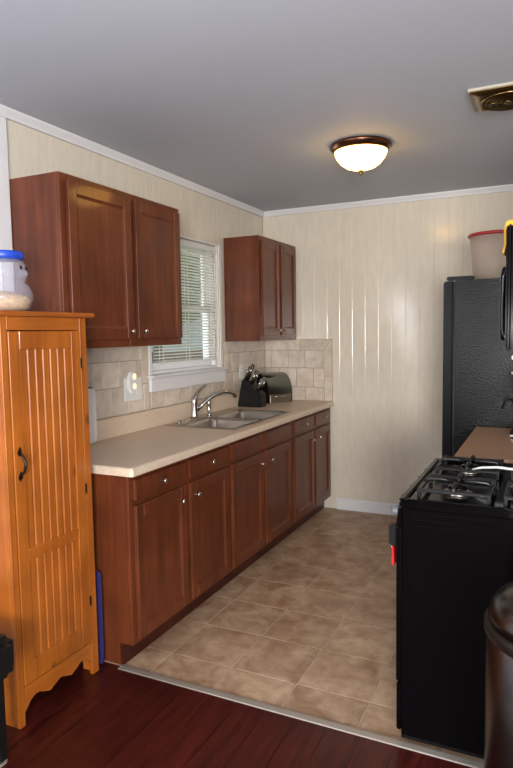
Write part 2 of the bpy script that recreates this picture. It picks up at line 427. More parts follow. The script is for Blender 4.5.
for k, (tx, ty, h, lab) in enumerate(((-16.6, 26.6, 7, 'green leafy tree behind the fence, left of the house'), (-11.2, 19.0, 5, 'small leafy tree growing before the fence'), (-31, 48, 16, 'tallest leafy tree, standing behind the pale house'))):
    t = thing('leafy_tree', lab + ' outside', 'tree', (tx, ty, -.4), 'trees outside the window')
    b = MB(); b.tube([(tx, ty, -.45), (tx+.05, ty, h*.3), (tx-.1, ty+.1, h*.6)], [.18, .14, .07], 10); b.build('trunk', M['bark'], t)
    random.seed(k); b = MB()
    for i in range(60):
        a = random.random()*2*PI; r = random.random()**.5*h*.33; zz = h*(.38+.55*random.random())
        b.ball((tx+r*math.cos(a), ty+r*math.sin(a), zz), h*.07*(.7+random.random()*.6), sub=1)
    b.build('foliage', M['leaf'], t)

# ------------------------------------------------------------------ backsplash
b = MB()
ST = 1.030
b.box(.001, .005, 2.205, 2.764, ST, 1.435); b.box(.001, .005, 1.76, 2.204, ST, 1.435); b.box(.001, .005, 3.752, D-.002, ST, 1.435); b.box(.001, .005, 2.764, 3.752, ST, WZ0-.105)
struct('trim_5', b, M['sgrout'])
b = MB()
rows = [(1.032, 1.1925), (1.1955, 1.342), (1.345, 1.432)]
def rowtiles(mb, fn, a0, a1, z0, z1, w, off):
    x = a0 - w + off
    while x < a1:
        l, r = max(x, a0), min(x+w, a1)
        if r-l > .012: fn(mb, l+.0015, r-.0015, z0, z1)
        x += w
def lt(mb, l, r, z0, z1): mb.box(.003, .009, l, r, z0, z1, .0012, 1)
for k, (z0, z1) in enumerate(rows):
    rowtiles(b, lt, 1.77, 2.705 if k else 2.764, z0, z1, .155 if k < 2 else .30, (.075 if k == 1 else 0) + .02)
    rowtiles(b, lt, 3.80 if k else 3.752, D-.003, z0, z1, .155 if k < 2 else .30, (.08 if k == 1 else 0))
rowtiles(b, lt, 2.764, 3.752, 1.032, WZ0-.106, .155, .03)
b.box(.003, .009, 2.7065, 2.7625, 1.1955, 1.432, .0012, 1); b.box(.003, .009, 3.7535, 3.7985, 1.1955, 1.432, .0012, 1)
struct('trim_6', b, M['stile'])
b = MB(); b.box(.010, .622, D-.005, D-.001, .916, 1.435); struct('trim_7', b, M['sgrout'])
b = MB()
def bt(mb, l, r, z0, z1): mb.box(l, r, D-.011, D-.003, z0, z1, .0012, 1)
rowsb = [(.918, 1.029), (1.032, 1.1925), (1.1955, 1.342)]
for k, (z0, z1) in enumerate(rowsb):
    rowtiles(b, bt, .012, .552, z0, z1, .155, (.06, .135, .06)[k])
# border with mitred corner
b.prism([(.012, 1.345), (.552, 1.345), (.617, 1.432), (.012, 1.432)], 'y', D-.011, D-.003, .001) if False else None
b.prism([(.335, 1.345), (.552, 1.345), (.617, 1.432), (.335, 1.432)], 'y', D-.011, D-.003)
b.prism([(.012, 1.345), (.332, 1.345), (.332, 1.432), (.012, 1.432)], 'y', D-.011, D-.003)
b.prism([(.555, 1.340), (.555, 1.128), (.620, 1.128), (.620, 1.430)], 'y', D-.011, D-.003)
b.prism([(.555, .918), (.620, .918), (.620, 1.125), (.555, 1.125)], 'y', D-.011, D-.003)
struct('trim_8', b, M['stile'])

# ------------------------------------------------------------------ cabinets
def shaker(mb, x, y0, y1, z0, z1, sgn=1, fw_=.055, th=.020):
    """door slab lying in a plane of constant x, back at x, front at x+sgn*th"""
    xa, xb = sorted((x, x+sgn*th)); pa, pb = sorted((x+sgn*.002, x+sgn*.010))
    mb.box(xa, xb, y0, y0+fw_, z0, z1, .0025, 1); mb.box(xa, xb, y1-fw_, y1, z0, z1, .0025, 1)
    mb.box(xa, xb, y0+fw_, y1-fw_, z0, z0+fw_, .0025, 1); mb.box(xa, xb, y0+fw_, y1-fw_, z1-fw_, z1, .0025, 1)
    mb.box(pa, pb, y0+fw_-.003, y1-fw_+.003, z0+fw_-.003, z1-fw_+.003)
    # sloped bead inside the frame
    xf = x+sgn*.016; xr = x+sgn*.010; q = .010
    for (A, B, C, E) in (((y0+fw_, z0+fw_), (y1-fw_, z0+fw_), (y1-fw_-q, z0+fw_+q), (y0+fw_+q, z0+fw_+q)),
                         ((y0+fw_, z1-fw_), (y1-fw_, z1-fw_), (y1-fw_-q, z1-fw_-q), (y0+fw_+q, z1-fw_-q)),
                         ((y0+fw_, z0+fw_), (y0+fw_, z1-fw_), (y0+fw_+q, z1-fw_-q), (y0+fw_+q, z0+fw_+q)),
                         ((y1-fw_, z0+fw_), (y1-fw_, z1-fw_), (y1-fw_-q, z1-fw_-q), (y1-fw_-q, z0+fw_+q))):
        mb.hexa([(pa, *A), (pa, *B), (pa, *C), (pa, *E), (xf, *A), (xf, *B), (xr+sgn*.0005, *C), (xr+sgn*.0005, *E)])
def knob(x, y, z, parent, sgn=1):
    b = MB(); b.lathe([(0, 0), (.0065, 0), (.0045, .004), (.0045, .012), (.011, .017), (.0135, .021), (.012, .026), (.006, .029), (0, .029)], (x, y, z), 'x' if sgn > 0 else '-x', 16)
    return b.build('knob', M['nickel'], parent)
def base_cabinet(y0, y1, doors, drawers, label, knobbed=True, end=False, group='cherry base cabinets under the long counter'):
    t = thing('base_cabinet', label, 'cabinet', (.3, (y0+y1)/2, 0), group)
    b = MB(); zl, zr = (.876, .730) if y0 < 2 else ((.730, .730) if y0 < 3 else (.730, .876))
    b.box(.012, .585, y0+.0005, y0+.018, .105, zl); b.box(.012, .585, y1-.018, y1-.0005, .105, zr); b.box(.012, .022, y0+.018, y1-.018, .105, .730); b.box(.022, .585, y0+.018, y1-.018, .105, .122)
    if y0 < 2: b.box(.012, .53, y0+.0005, y0+.018, .001, .105)
    else: b.box(.012, .53, y1-.018, y1-.0005, .001, .105)
    if y0 < 3 and y0 > 2: b.box(.012, .53, y0+.0005, y0+.018, .001, .105)
    b.build('carcass', M['cherry'], t)
    b = MB(); F = (.585, .605)
    b.box(*F, y0+.0005, doors[0][0]+.014, .105, .876, .0015, 1); b.box(*F, doors[-1][1]-.014, y1-.0005, .105, .876, .0015, 1)
    b.box(*F, doors[0][1]-.014, doors[1][0]+.014, .105, .876, .0015, 1)
    for z in ((.105, .145), (.725, .775), (.842, .876)):
        b.box(.586, .6045, doors[0][0]+.014, doors[0][1]-.014, *z); b.box(.586, .6045, doors[1][0]+.014, doors[1][1]-.014, *z)
    b.build('face_frame', M['cherry'], t)
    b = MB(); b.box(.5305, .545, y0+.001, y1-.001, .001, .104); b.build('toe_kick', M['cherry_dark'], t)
    for k, (a, c, kn) in enumerate(doors):
        b = MB(); shaker(b, .606, a, c, .128, .738); d = b.build('door', M['cherry'], t)
        knob(.626, kn, .672, d)
    for k, (a, c, kn) in enumerate(drawers):
        b = MB(); b.box(.606, .626, a, c, .765, .857, .003, 2); d = b.build('drawer_front', M['cherry'], t)
        if kn: knob(.626, kn, .811, d)
    return t
base_cabinet(1.767, 2.681, [(1.795, 2.212, 2.150), (2.248, 2.660, 2.295)], [(1.795, 2.212, 1.995), (2.248, 2.660, 2.455)],
             'cherry base cabinet at the near end of the counter, two knobbed drawers over two doors', group=None)
base_cabinet(2.682, 3.606, [(2.705, 3.128, 3.075), (3.168, 3.590, 3.222)], [(2.705, 3.128, 0), (3.168, 3.590, 0)],
             'cherry base cabinet under the sink, middle one, knobless false drawer fronts over two doors', group=None)
base_cabinet(3.607, 4.503, [(3.655, 4.050, 3.995), (4.092, 4.440, 4.145)], [(3.655, 4.050, 3.852), (4.092, 4.440, 4.27)],
             'cherry base cabinet at the far end, against the back wall, two small knobbed drawers', group=None)
# end panel of the run with notch for the toe kick + pale corner strip
# worktop
SX0, SX1, SY0, SY1 = .050, .560, 2.865, 3.755          # sink cut-out
ct = thing('kitchen_countertop', 'long beige laminate worktop over the cherry base cabinets', 'countertop', (.31, 3.1, .878))
b = MB()
CY0, CY1 = 1.758, D-.014
b.box(.012, .624, CY0+.011, SY0+.012, .878, .9155); b.box(.012, .624, SY1-.012, CY1, .878, .9155)
b.box(.012, SX0+.012, SY0+.012, SY1-.012, .878, .9155); b.box(SX1-.012, .624, SY0+.012, SY1-.012, .878, .9155)
b.build('worktop', M['counter'], ct)
b = MB(); pr_ = [(.624, .878), (.636, .878), (.636, .9), (.6325, .910), (.624, .9155)]
b.prism(pr_, 'y', CY0+.011, CY1)
b.prism([(CY0+.011, .878), (CY0, .878), (CY0, .9), (CY0+.0035, .910), (CY0+.011, .9155)], 'x', .012, .624)
b.hexa([(.624, CY0, .878), (.624, CY0+.011, .878), (.636, CY0+.011, .878), (.630, CY0+.004, .878), (.624, CY0+.0035, .91), (.624, CY0+.011, .9155), (.6325, CY0+.011, .91), (.629, CY0+.006, .905)])
b.build('front_edge', M['counter'], ct)
b = MB(); b.box(.0115, .030, CY0+.001, CY1, .9165, 1.028, .003, 2)
b.build('backsplash_lip', M['counter'], ct)

def wall_cabinet(y0, y1, doors, label, z0=1.436, z1=2.215):
    t = thing('wall_cabinet', label, 'cabinet', (.15, (y0+y1)/2, z0))
    b = MB(); b.box(.012, .285, y0, y1, z0+.012, z1, .001, 1); b.box(.012, .285, y0, y0+.016, z0, z0+.0115); b.box(.012, .285, y1-.016, y1, z0, z0+.0115); b.build('carcass', M['cherry'], t)
    b = MB(); F = (.2855, .305)
    b.box(*F, y0, doors[0][0]+.014, z0, z1, .0015, 1); b.box(*F, doors[1][1]-.014, y1, z0, z1, .0015, 1); b.box(*F, doors[0][1]-.014, doors[1][0]+.014, z0, z1, .0015, 1)
    for z in ((z0, z0+.045), (z1-.045, z1)):
        b.box(.286, .3045, doors[0][0]+.014, doors[0][1]-.014, *z); b.box(.286, .3045, doors[1][0]+.014, doors[1][1]-.014, *z)
    b.build('face_frame', M['cherry'], t)
    for a, c, kn in doors:
        b = MB(); shaker(b, .306, a, c, z0+.040, z1-.030); d = b.build('door', M['cherry'], t); knob(.326, kn, z0+.079, d)
wall_cabinet(1.740, 2.700, [(1.775, 2.225, 2.190), (2.262, 2.680, 2.297)], 'large cherry wall cabinet left of the window, above the outlet')
wall_cabinet(3.777, 4.504, [(3.800, 4.108, 4.075), (4.150, 4.455, 4.183)], 'smaller cherry wall cabinet in the far corner, right of the window')

# ------------------------------------------------------------------ sink and faucet
sk = thing('kitchen_sink', 'stainless double bowl sink set in the beige worktop', 'sink', (.305, 3.31, .916))
def rrect(x0, x1, y0, y1, r, n=5):
    P = []
    for cx, cy, a in ((x1-r, y1-r, 0), (x0+r, y1-r, 90), (x0+r, y0+r, 180), (x1-r, y0+r, 270)):
        for i in range(n+1):
            t = math.radians(a + 90*i/n); P.append((cx+r*math.cos(t), cy+r*math.sin(t)))
    return P
def loft(mb, loops, smooth=True, cap=True):
    b = bmesh.new(); L = [[b.verts.new(p) for p in lp] for lp in loops]
    n = len(L[0])
    for A, B in zip(L, L[1:]):
        for i in range(n): b.faces.new((A[i], A[(i+1) % n], B[(i+1) % n], B[i]))
    if cap: b.faces.new(L[-1])
    mb._merge(b, smooth=smooth)
ymid = (SY0+SY1)/2
bowls = ((.150, .530, SY0+.035, ymid-.015), (.150, .530, ymid+.015, SY1-.035))
b = MB(); zt = .9195
b.box(SX0, .150, SY0, SY1, .9165, zt, .0012, 1); b.box(.530, SX1, SY0, SY1, .9165, zt, .0012, 1)
b.box(.150, .530, SY0, SY0+.035, .9165, zt, .0012, 1); b.box(.150, .530, SY1-.035, SY1, .9165, zt, .0012, 1); b.box(.150, .530, ymid-.015, ymid+.015, .9165, zt, .0012, 1)
b.build('rim', M['steel'], sk)
for (x0, x1, y0, y1) in bowls:
    b = MB(); lo = []
    for ins, z, r in ((0, zt+.0006, .012), (.004, zt-.004, .04), (.010, zt-.02, .05), (.016, .80, .05), (.04, .765, .05), (.12, .758, .03)):
        lo.append([(p[0], p[1], z) for p in rrect(x0+ins, x1-ins, y0+ins, y1-ins, r)])
    loft(b, lo); o = b.build('bowl', M['steel'], sk)
    b = MB(); b.lathe([(0, 0), (.02, .001), (.036, .004), (.042, .003), (.042, 0)], ((x0+x1)/2, (y0+y1)/2, .7595), seg=20); b.build('drain', M['chrome'], o)
fc = thing('kitchen_faucet', 'brushed nickel single lever faucet with arched spout on the sink deck', 'faucet', (.095, 3.165, zt))
b = MB(); b.box(.070, .122, 3.06, 3.29, zt+.0005, zt+.010, .004, 2); b.lathe([(0, .010), (.028, .010), (.026, .022), (.0215, .05), (.021, .105), (.022, .135), (.016, .152), (0, .156)], (.095, 3.165, zt), seg=24)
b.build('body', M['chrome'], fc)
def arc(fn, n): return [fn(i/n) for i in range(n+1)]
dirv = Vector((.72, .69, 0)).normalized(); ori = Vector((.10, 3.175, zt+.055))
prof = [(0, 0), (.05, .045), (.10, .085), (.145, .110), (.19, .123), (.235, .122), (.268, .108), (.282, .082)]
b = MB(); b.tube([ori+dirv*a+Vector((0, 0, h)) for a, h in prof], [.014, .0135, .013, .0125, .0125, .013, .014, .0145], 14); b.build('spout', M['chrome'], fc)
b = MB(); hd = Vector((.15, .98, 0)).normalized(); hb = Vector((.095, 3.165, zt+.135))
b.tube([hb, hb+hd*.022+Vector((0, 0, .032)), hb+hd*.06+Vector((0, 0, .060)), hb+hd*.105+Vector((0, 0, .078)), hb+hd*.125+Vector((0, 0, .084))], [.019, .015, .011, .010, .007], 12, flat=.75); b.build('lever', M['chrome'], fc)
sp = thing('side_sprayer', 'short nickel side sprayer standing right of the faucet', 'sprayer', (.095, 3.36, zt))
b = MB(); b.lathe([(0, .0005), (.020, .0005), (.018, .012), (.012, .02), (.0125, .07), (.015, .095), (.012, .11), (0, .113)], (.095, 3.36, zt), seg=18); b.build('spray_head', M['chrome'], sp)
b = MB(); b.lathe([(0, .0005), (.018, .0005), (.016, .010), (.008, .014), (0, .015)], (.095, 2.97, zt), seg=18)
tag(b.build('sink_hole_cap', M['chrome']), 'small round chrome cap on the sink deck left of the faucet', 'cap')

# ------------------------------------------------------------------ outlets
def plate(name, y0, y1, z0, z1, label, cat):
    t = thing(name, label, cat, (.0092, (y0+y1)/2, (z0+z1)/2))
    b = MB(); b.box(.0092, .0145, y0, y1, z0, z1, .002, 2); b.build('cover_plate', M['plastic'], t); return t
t = plate('outlet_plate', 2.525, 2.690, 1.105, 1.240, 'white double outlet plate under the large wall cabinet', 'outlet')
for yy in (2.652,):
    b = MB(); b.box(.0147, .0165, yy-.017, yy+.017, 1.138, 1.207, .002, 1); b.build('switch_insert', M['plastic'], t)
nl = thing('night_light', 'white plug-in night light with two glowing bulbs', 'night light', (.0147, 2.575, 1.20))
b = MB(); b.prism([(2.575+.033*math.cos(a)*1.0, 1.215+.065*math.sin(a)) for a in [2*PI*i/28 for i in range(28)]], 'x', .0149, .036, .004); b.build('housing', M['plastic'], nl)
for z in (1.250, 1.192):
    b = MB(); b.ball((.038, 2.592, z), .017, (.6, .9, 1.15)); b.build('bulb', M['nightlight'], nl)
t = plate('outlet_plate', 4.005, 4.075, 1.130, 1.245, 'white single outlet plate on the tiles behind the knife block', 'outlet')
for z in (1.163, 1.212):
    b = MB(); b.prism([(4.040+.016*math.cos(a), z+.014*math.sin(a)) for a in [2*PI*i/16 for i in range(16)]], 'x', .0147, .016); so = b.build('socket', M['plastic'], t)
    b = MB(); b.box(.0161, .0165, 4.033, 4.035, z-.004, z+.006); b.box(.0161, .0165, 4.045, 4.047, z-.004, z+.006); b.build('slot', M['blackmatte'], so)

# white board at the near end of the worktop
cb = thing('cutting_board', 'white board with thin dark rim on the worktop behind the pine cupboard', 'cutting board', (.05, 2.07, .916))
lo = rrect(1.90, 2.228, .918, 1.215, .03, 5)
b = MB(); b.prism(lo, 'x', .034, .052, .003); b.build('board', M['plastic'], cb)
b = MB(); b.prism(rrect(1.896, 2.234, .9165, 1.220, .032, 5), 'x', .0315, .0385, .001); b.build('rim', M['blackmatte'], cb)

# ------------------------------------------------------------------ knife block and bread box
KY0, KY1 = 3.915, 4.015
kb = thing('knife_block', 'black slanted knife block full of steel handled knives', 'knife block', (.12, 3.965, .916))
b = MB(); b.prism([(.0315, .9165), (.238, .9165), (.240, 1.020), (.180, 1.055), (.120, 1.110), (.075, 1.130)], 'y', KY0, KY1, .004); b.build('block', M['blackmatte'], kb)
random.seed(8)
kdir = Vector((.42, 0, .91)).normalized()
n = 0
lbls = []
for row, (bx, bz, L, ys) in enumerate(((.092, 1.124, .130, (3.930, 3.965, 4.000)), (.140, 1.092, .120, (3.940, 3.985)), (.200, 1.045, .100, (3.928, 3.952, 3.977, 4.002)))):
    for i, yy in enumerate(ys):
        base = Vector((bx, yy, bz)) + kdir*.004
        lab = {0: 'long steel handled knife in the upper row of the knife block', 1: 'steel handled knife in the middle row of the knife block', 2: 'short steel handled steak knife in the lowest row of the block'}[row]
        k = thing('knife', lab, 'knife', tuple(base), 'knives in the %s row of the block' % ('upper', 'middle', 'lowest')[row])
        LL = L*(.92+.12*random.random())
        b = MB(); b.tube([base, base+kdir*LL*.5, base+kdir*LL], [.0055, .0062, .0055], 8, flat=.9); b.build('handle', M['blackmatte'], k)
        b = MB()
        b.tube([base+kdir*LL*1.001, base+kdir*(LL+.006)], [.0075, .006], 8); b.tube([base+Vector((.0062, -.004, .0)), base+kdir*LL+Vector((.0062, -.004, 0))], .0035, 6)
        b.tube([base+Vector((-.0062, -.004, .0)), base+kdir*LL+Vector((-.0062, -.004, 0))], .0035, 6)
        b.build('bolster', M['chrome'], k)
bb = thing('bread_box', 'steel roll top bread box in the corner behind the knife block', 'bread box', (.172, 4.325, .916))
cxb, cyb = .172, 4.325; BX0, BY0, BY1 = cxb-.09, cyb-.12, cyb+.12
def qarc(r, n=14): return [(BX0+.052+r*.76*math.cos(i/n*PI*.5), .990+r*math.sin(i/n*PI*.5)) for i in range(n+1)]
endp = [(BX0, .9165), (BX0+.176, .9165), (BX0+.176, .990)] + qarc(.160)[1:] + [(BX0, 1.150)]
for a in (BY0, BY1-.010):
    b = MB(); b.prism(endp, 'y', a, a+.010, 0); b.build('end_cap', M['blackmatte'], bb)
b = MB(); b.box(BX0+.001, BX0+.180, BY0+.0105, BY1-.0105, .917, .988, .004, 2); b.build('base', M['steel'], bb)
b = MB(); b.prism(qarc(.170)+[(BX0, 1.160), (BX0, 1.151)]+qarc(.161)[::-1], 'y', BY0+.0005, BY1-.0005); b.build('roll_lid', plain('steel_green_reflection', (128, 134, 126), .22, metal=1), bb)  # greenish reflections on the steel lid are put into its colour
b = MB(); b.tube([(BX0+.181, cyb-.06, .972), (BX0+.194, cyb-.055, .972), (BX0+.194, cyb+.055, .972), (BX0+.181, cyb+.06, .972)], .005, 8); b.build('handle', M['chrome'], bb)
bb.rotation_euler = (0, 0, math.radians(-30))

# ------------------------------------------------------------------ pine cupboard
PX0, PX1, PY0, PY1, PZ = .045, .470, 1.236, 1.690, 1.572
pc = thing('pine_cupboard', 'tall honey pine cupboard with a beadboard door and iron handle', 'cupboard', ((PX0+PX1)/2, (PY0+PY1)/2, 0))
b = MB()
b.box(PX0, PX1-.021, PY0, PY0+.018, .16, PZ-.001, .001, 1); b.box(PX0, PX1-.021, PY1-.018, PY1, .16, PZ-.001, .001, 1); b.box(PX0, PX0+.01, PY0+.018, PY1-.018, .16, PZ-.001)
b.box(PX0+.01, PX1-.022, PY0+.018, PY1-.018, .17, .19)
b.build('carcass', M['pine'], pc)
for (x0, x1, y0, y1) in ((PX0, PX0+.05, PY0, PY0+.019), (PX0, PX0+.05, PY1-.019, PY1), (PX1-.075, PX1-.021, PY0, PY0+.019), (PX1-.075, PX1-.021, PY1-.019, PY1)):
    b = MB(); b.box(x0, x1, y0, y1, .001, .159, .001, 1); b.build('leg', M['pine'], pc)
# face frame stiles run to the floor, apron is scalloped
b = MB(); b.box(PX1-.020, PX1, PY0, PY0+.030, .001, PZ-.001, .002, 1); b.box(PX1-.020, PX1, PY1-.040, PY1, .001, PZ-.001, .002, 1); b.build('stile', M['pine'], pc)
b = MB(); b.box(PX1-.020, PX1-.0005, PY0+.0305, PY1-.0405, PZ-.052, PZ-.001, .001, 1); b.build('top_rail', M['pine_top'], pc)
ya, yb = PY0+.0305, PY1-.0405; ap = [(ya, .152), (yb, .152)]
cv = [(1.0, .055), (.93, .085), (.86, .098), (.80, .096), (.77, .088), (.66, .070), (.5, .094), (.34, .070), (.23, .088), (.20, .096), (.14, .098), (.07, .085), (0, .055)]
ap += [(ya+(yb-ya)*t, z) for t, z in cv]
b = MB(); b.prism(ap, 'x', PX1-.020, PX1-.0005); b.build('apron', M['pine_top'], pc)
b = MB(); b.box(PX0-.01, PX1+.034, PY0-.03, PY1+.026, PZ, PZ+.018, .006, 3); b.build('cornice_top', M['pine_top'], pc)
# door: frame with beadboard in two fields
dy0, dy1, dz0, dz1 = PY0+.033, PY1-.043, .156, PZ-.056
b = MB(); st = .052
b.box(PX1-.018, PX1+.003, dy0, dy0+st, dz0, dz1, .002, 1); b.box(PX1-.018, PX1+.003, dy1-st, dy1, dz0, dz1, .002, 1)
for z in ((dz0, dz0+.085), (.635, .680), (dz1-.07, dz1)): b.box(PX1-.018, PX1+.0028, dy0+st, dy1-st, *z, .002, 1)
nb = 7; wv = (dy1-dy0-2*st)/nb
for (z0, z1) in ((dz0+.085, .635), (.680, dz1-.07)):
    b.box(PX1-.017, PX1-.008, dy0+st, dy1-st, z0, z1)
    for i in range(nb):
        l = dy0+st+i*wv; r = l+wv; p0 = PX1-.0085
        b.prism([(p0, l+.0012), (p0+.002, l+.002), (p0+.0055, l+.0055), (p0+.0055, r-.0075), (p0+.002, r-.004), (p0, r-.0032)], 'z', z0, z1)
door = b.build('door', M['pine'], pc)
b = MB(); hy = 1.292; hx = PX1+.003
b.tube([(hx+.006, hy, 1.060), (hx+.018, hy, 1.050), (hx+.030, hy+.004, 1.020), (hx+.024, hy, .990), (hx+.006, hy, .975)], [.004, .005, .006, .005, .004], 10)
for z in (1.064, .971): b.prism([(hy-.001, z-.018), (hy+.011, z-.004), (hy+.008, z+.006), (hy+.003, z+.019), (hy-.005, z+.006), (hy-.009, z-.004)], 'x', hx+.0005, hx+.006, .001)
tag(b.build('handle', M['darkmetal'], door), 'curved dark iron pull')
for z in (.34, .84, 1.38):
    b = MB(); b.box(PX1+.0005, PX1+.0055, dy1-.004, dy1+.006, z-.022, z+.022, .001, 1); b.build('hinge', M['darkmetal'], door)

# jar on the cupboard
jz = PZ+.0185; jc = (.32, 1.402, jz)
jr = thing('snack_jar', 'clear bear shaped plastic jar with a blue lid on the pine cupboard', 'jar', jc)
b = MB(); b.lathe([(0, .001), (.070, .001), (.092, .012), (.106, .045), (.106, .075), (.094, .104), (.078, .118), (.082, .132), (.088, .155), (.086, .180), (.076, .198), (.070, .206), (.0675, .206),
   (.073, .196), (.085, .179), (.088, .155), (.081, .133), (.075, .118), (.091, .103), (.103, .074), (.103, .046), (.089, .015), (.068, .004), (0, .004)], jc, seg=40); bj = b.build('body', M['jar'], jr)
fdir = Vector((.75, -.40, 0)).normalized(); sd = Vector((-fdir.y, fdir.x, 0))
fdir2 = Vector((.80, .25, 0)).normalized(); sd2 = Vector((-fdir2.y, fdir2.x, 0))
b = MB(); b.ball(Vector(jc)+fdir2*.078+Vector((0, 0, .150)), .022, (1, 1, .8)); b.build('muzzle', M['jar'], bj)
for s in (-1, 1):
    b = MB(); b.ball(Vector(jc)+fdir2*.083+sd2*.020*s+Vector((0, 0, .172)), .006, (1, 1, 1.3)); b.build('eye', M['blackmatte'], bj)
b = MB(); b.lathe([(0, .2065), (.075, .2065), (.078, .210), (.078, .230), (.075, .236), (.03, .238), (0, .238)], jc, seg=40); b.build('lid', M['bluelid'], jr)
b = MB(); b.lathe([(0, .005), (.065, .006), (.087, .017), (.098, .044), (.09, .056), (.06, .070), (.03, .082), (0, .084)], (jc[0], jc[1], jc[2]), seg=30)
for i in range(160):
    a = random.random()*2*PI; r = .09*random.random()**.5; b.ball((jc[0]+r*math.cos(a), jc[1]+r*math.sin(a), jz+.084-r*.32), .0065, sub=1)
o = b.build('snack_mix', M['cereal']); o['kind'] = 'stuff'; tag(o, 'beige snack bits heaped inside the clear jar', 'snacks')

# purple tray in the gap
b = MB(); b.prism(rrect(.10, .462, .001, .440, .025, 5), 'y', 1.728, 1.740, .003)
tag(b.build('serving_tray', M['purple']), 'purple plastic tray slotted between pine cupboard and base cabinet', 'tray')

# stool and rug at the frame's left edge
st_ = thing('padded_stool', 'black padded stool at the left edge, before the pine cupboard', 'stool', (.38, .90, 0))
b = MB(); b.box(.17, .640, .70, 1.10, .335, .485, .03, 4); b.build('seat', M['blackvinyl'], st_)
for x in (.20, .528):
    for y in (.71, 1.058):
        b = MB(); b.box(x, x+.036, y, y+.036, .009, .334, .003, 1); b.build('leg', M['blackvinyl'], st_)
b = MB(); b.prism(rrect(.05, .568, -.6, 1.098, .02, 3), 'z', .0005, .008); tag(b.build('floor_rug', M['rug']), 'small light grey rug under the black stool', 'rug')

# ------------------------------------------------------------------ ceiling lamp and vent fan
lc = (1.285, 3.055, H)
lp = thing('ceiling_lamp', 'lit frosted dome lamp with bronze rim on the ceiling', 'lamp', lc)
b = MB(); b.lathe([(0, .001), (.168, .001), (.172, .006), (.170, .016), (.158, .030), (.150, .040), (.146, .040), (.146, .030), (0, .028)], lc, '-z', 48); b.build('rim', M['bronze'], lp)
b = MB(); b.lathe([(.1455, .030), (.1445, .045), (.134, .070), (.112, .098), (.083, .119), (.045, .132), (.0105, .136), (.0105, .130)], lc, '-z', 48); b.build('glass_shade', M['lampglass'], lp)
b = MB(); b.lathe([(0, .130), (.010, .1305), (.010, .139), (.016, .142), (.016, .146), (.008, .151), (.010, .157), (.004, .166), (0, .168)], lc, '-z', 20); b.build('finial', M['brass'], lp)
VX0, VX1, VY0, VY1 = 1.915, 2.225, 2.50, 2.775; vc = ((VX0+VX1)/2, (VY0+VY1)/2, H)
vf = thing('ceiling_vent_fan', 'square brass exhaust fan grille on the ceiling above the range', 'vent', vc)
b = MB()
b.box(VX0, VX1, VY0, VY0+.014, H-.014, H-.001, .003, 1); b.box(VX0, VX1, VY1-.014, VY1, H-.014, H-.001, .003, 1); b.box(VX0, VX0+.014, VY0+.014, VY1-.014, H-.014, H-.001, .003, 1); b.box(VX1-.014, VX1, VY0+.014, VY1-.014, H-.014, H-.001, .003, 1)
b.box(VX0+.014, VX1-.014, VY0+.014, VY1-.014, H-.008, H-.001)
b.build('housing', plain('aged_ivory_plastic', (178, 172, 156), .5), vf)
b = MB()
loops = []
pl = rrect(VX0+.004, VX1-.004, VY0+.004, VY1-.004, .02, 11)
for k, (rad, z) in enumerate(((1, H-.015), (1, H-.019), ('c', .125), ('c', .115))):
    if rad == 1: loops.append([(p[0], p[1], z) for p in pl])
    else:
        L = []
        for p in pl:
            v = Vector((p[0]-vc[0], p[1]-vc[1])).normalized()*z; L.append((vc[0]+v.x, vc[1]+v.y, H-.030 if z > .12 else H-.022))
        loops.append(L)
loft(b, loops, cap=False); b.build('cover_plate', M['brass'], vf)
b = MB()
for r in (.032, .052, .072, .092, .110):
    b.lathe([(r-.006, .036), (r+.004, .031), (r+.006, .033), (r-.004, .040), (r-.006, .036)], vc, '-z', 40)
b.lathe([(0, .045), (.016, .043), (.02, .036), (0, .034)], vc, '-z', 20)
for k in range(4):
    a = k*PI/2; b.tube([(vc[0]+.015*math.cos(a), vc[1]+.015*math.sin(a), H-.034), (vc[0]+.118*math.cos(a), vc[1]+.118*math.sin(a), H-.034)], .004, 6)
b.build('grille', M['brass'], vf)
b = MB(); b.lathe([(0, .012), (.112, .012), (.112, .010), (0, .010)], vc, '-z', 30); b.build('fan_opening', M['blackmatte'], vf)

# ------------------------------------------------------------------ gas range
SXF, SXB, SYN, SYF = 1.800, 2.455, 1.766, 2.524
gr = thing('gas_range', 'black gas range with cast iron grates, beside the metal floor strip', 'stove', ((SXF+SXB)/2, (SYN+SYF)/2, 0))
b = MB(); b.box(SXF, SXB, SYN+.004, SYF-.004, .012, .872, .003, 1)
for z in (.850, .828, .806):
    b.box(SXF+.035, SXF+.30, SYN+.0015, SYN+.0042, z, z+.006, .0012, 1)
for x in (.045, .065): b.box(SXF+x, SXF+x+.003, SYN+.002, SYN+.0042, .10, .75)
b.build('body', M['black'], gr)
for x in (SXF+.05, SXB-.05):
    for y in (SYN+.06, SYF-.05):
        b = MB(); b.lathe([(0, 0), (.018, 0), (.018, .010), (0, .010)], (x, y, .0008), seg=14); b.build('foot', M['blackmatte'], gr)
b = MB(); # cooktop with raised rim
b.box(SXF-.010, SXB, SYN, SYF, .873, .893, .004, 2)
b.box(SXF-.010, SXF+.012, SYN, SYF, .8935, .905, .004, 2); b.box(SXF+.012, SXB, SYN, SYN+.020, .8935, .905, .004, 2); b.box(SXF+.012, SXB, SYF-.020, SYF, .8935, .905, .004, 2)
b.build('cooktop', M['black'], gr)
b = MB(); b.prism([(SXF-.001, .872), (SXF-.012, .868), (SXF-.022, .800), (SXF-.001, .800)], 'y', SYN+.004, SYF-.004, .001); b.build('control_panel', M['black'], gr)
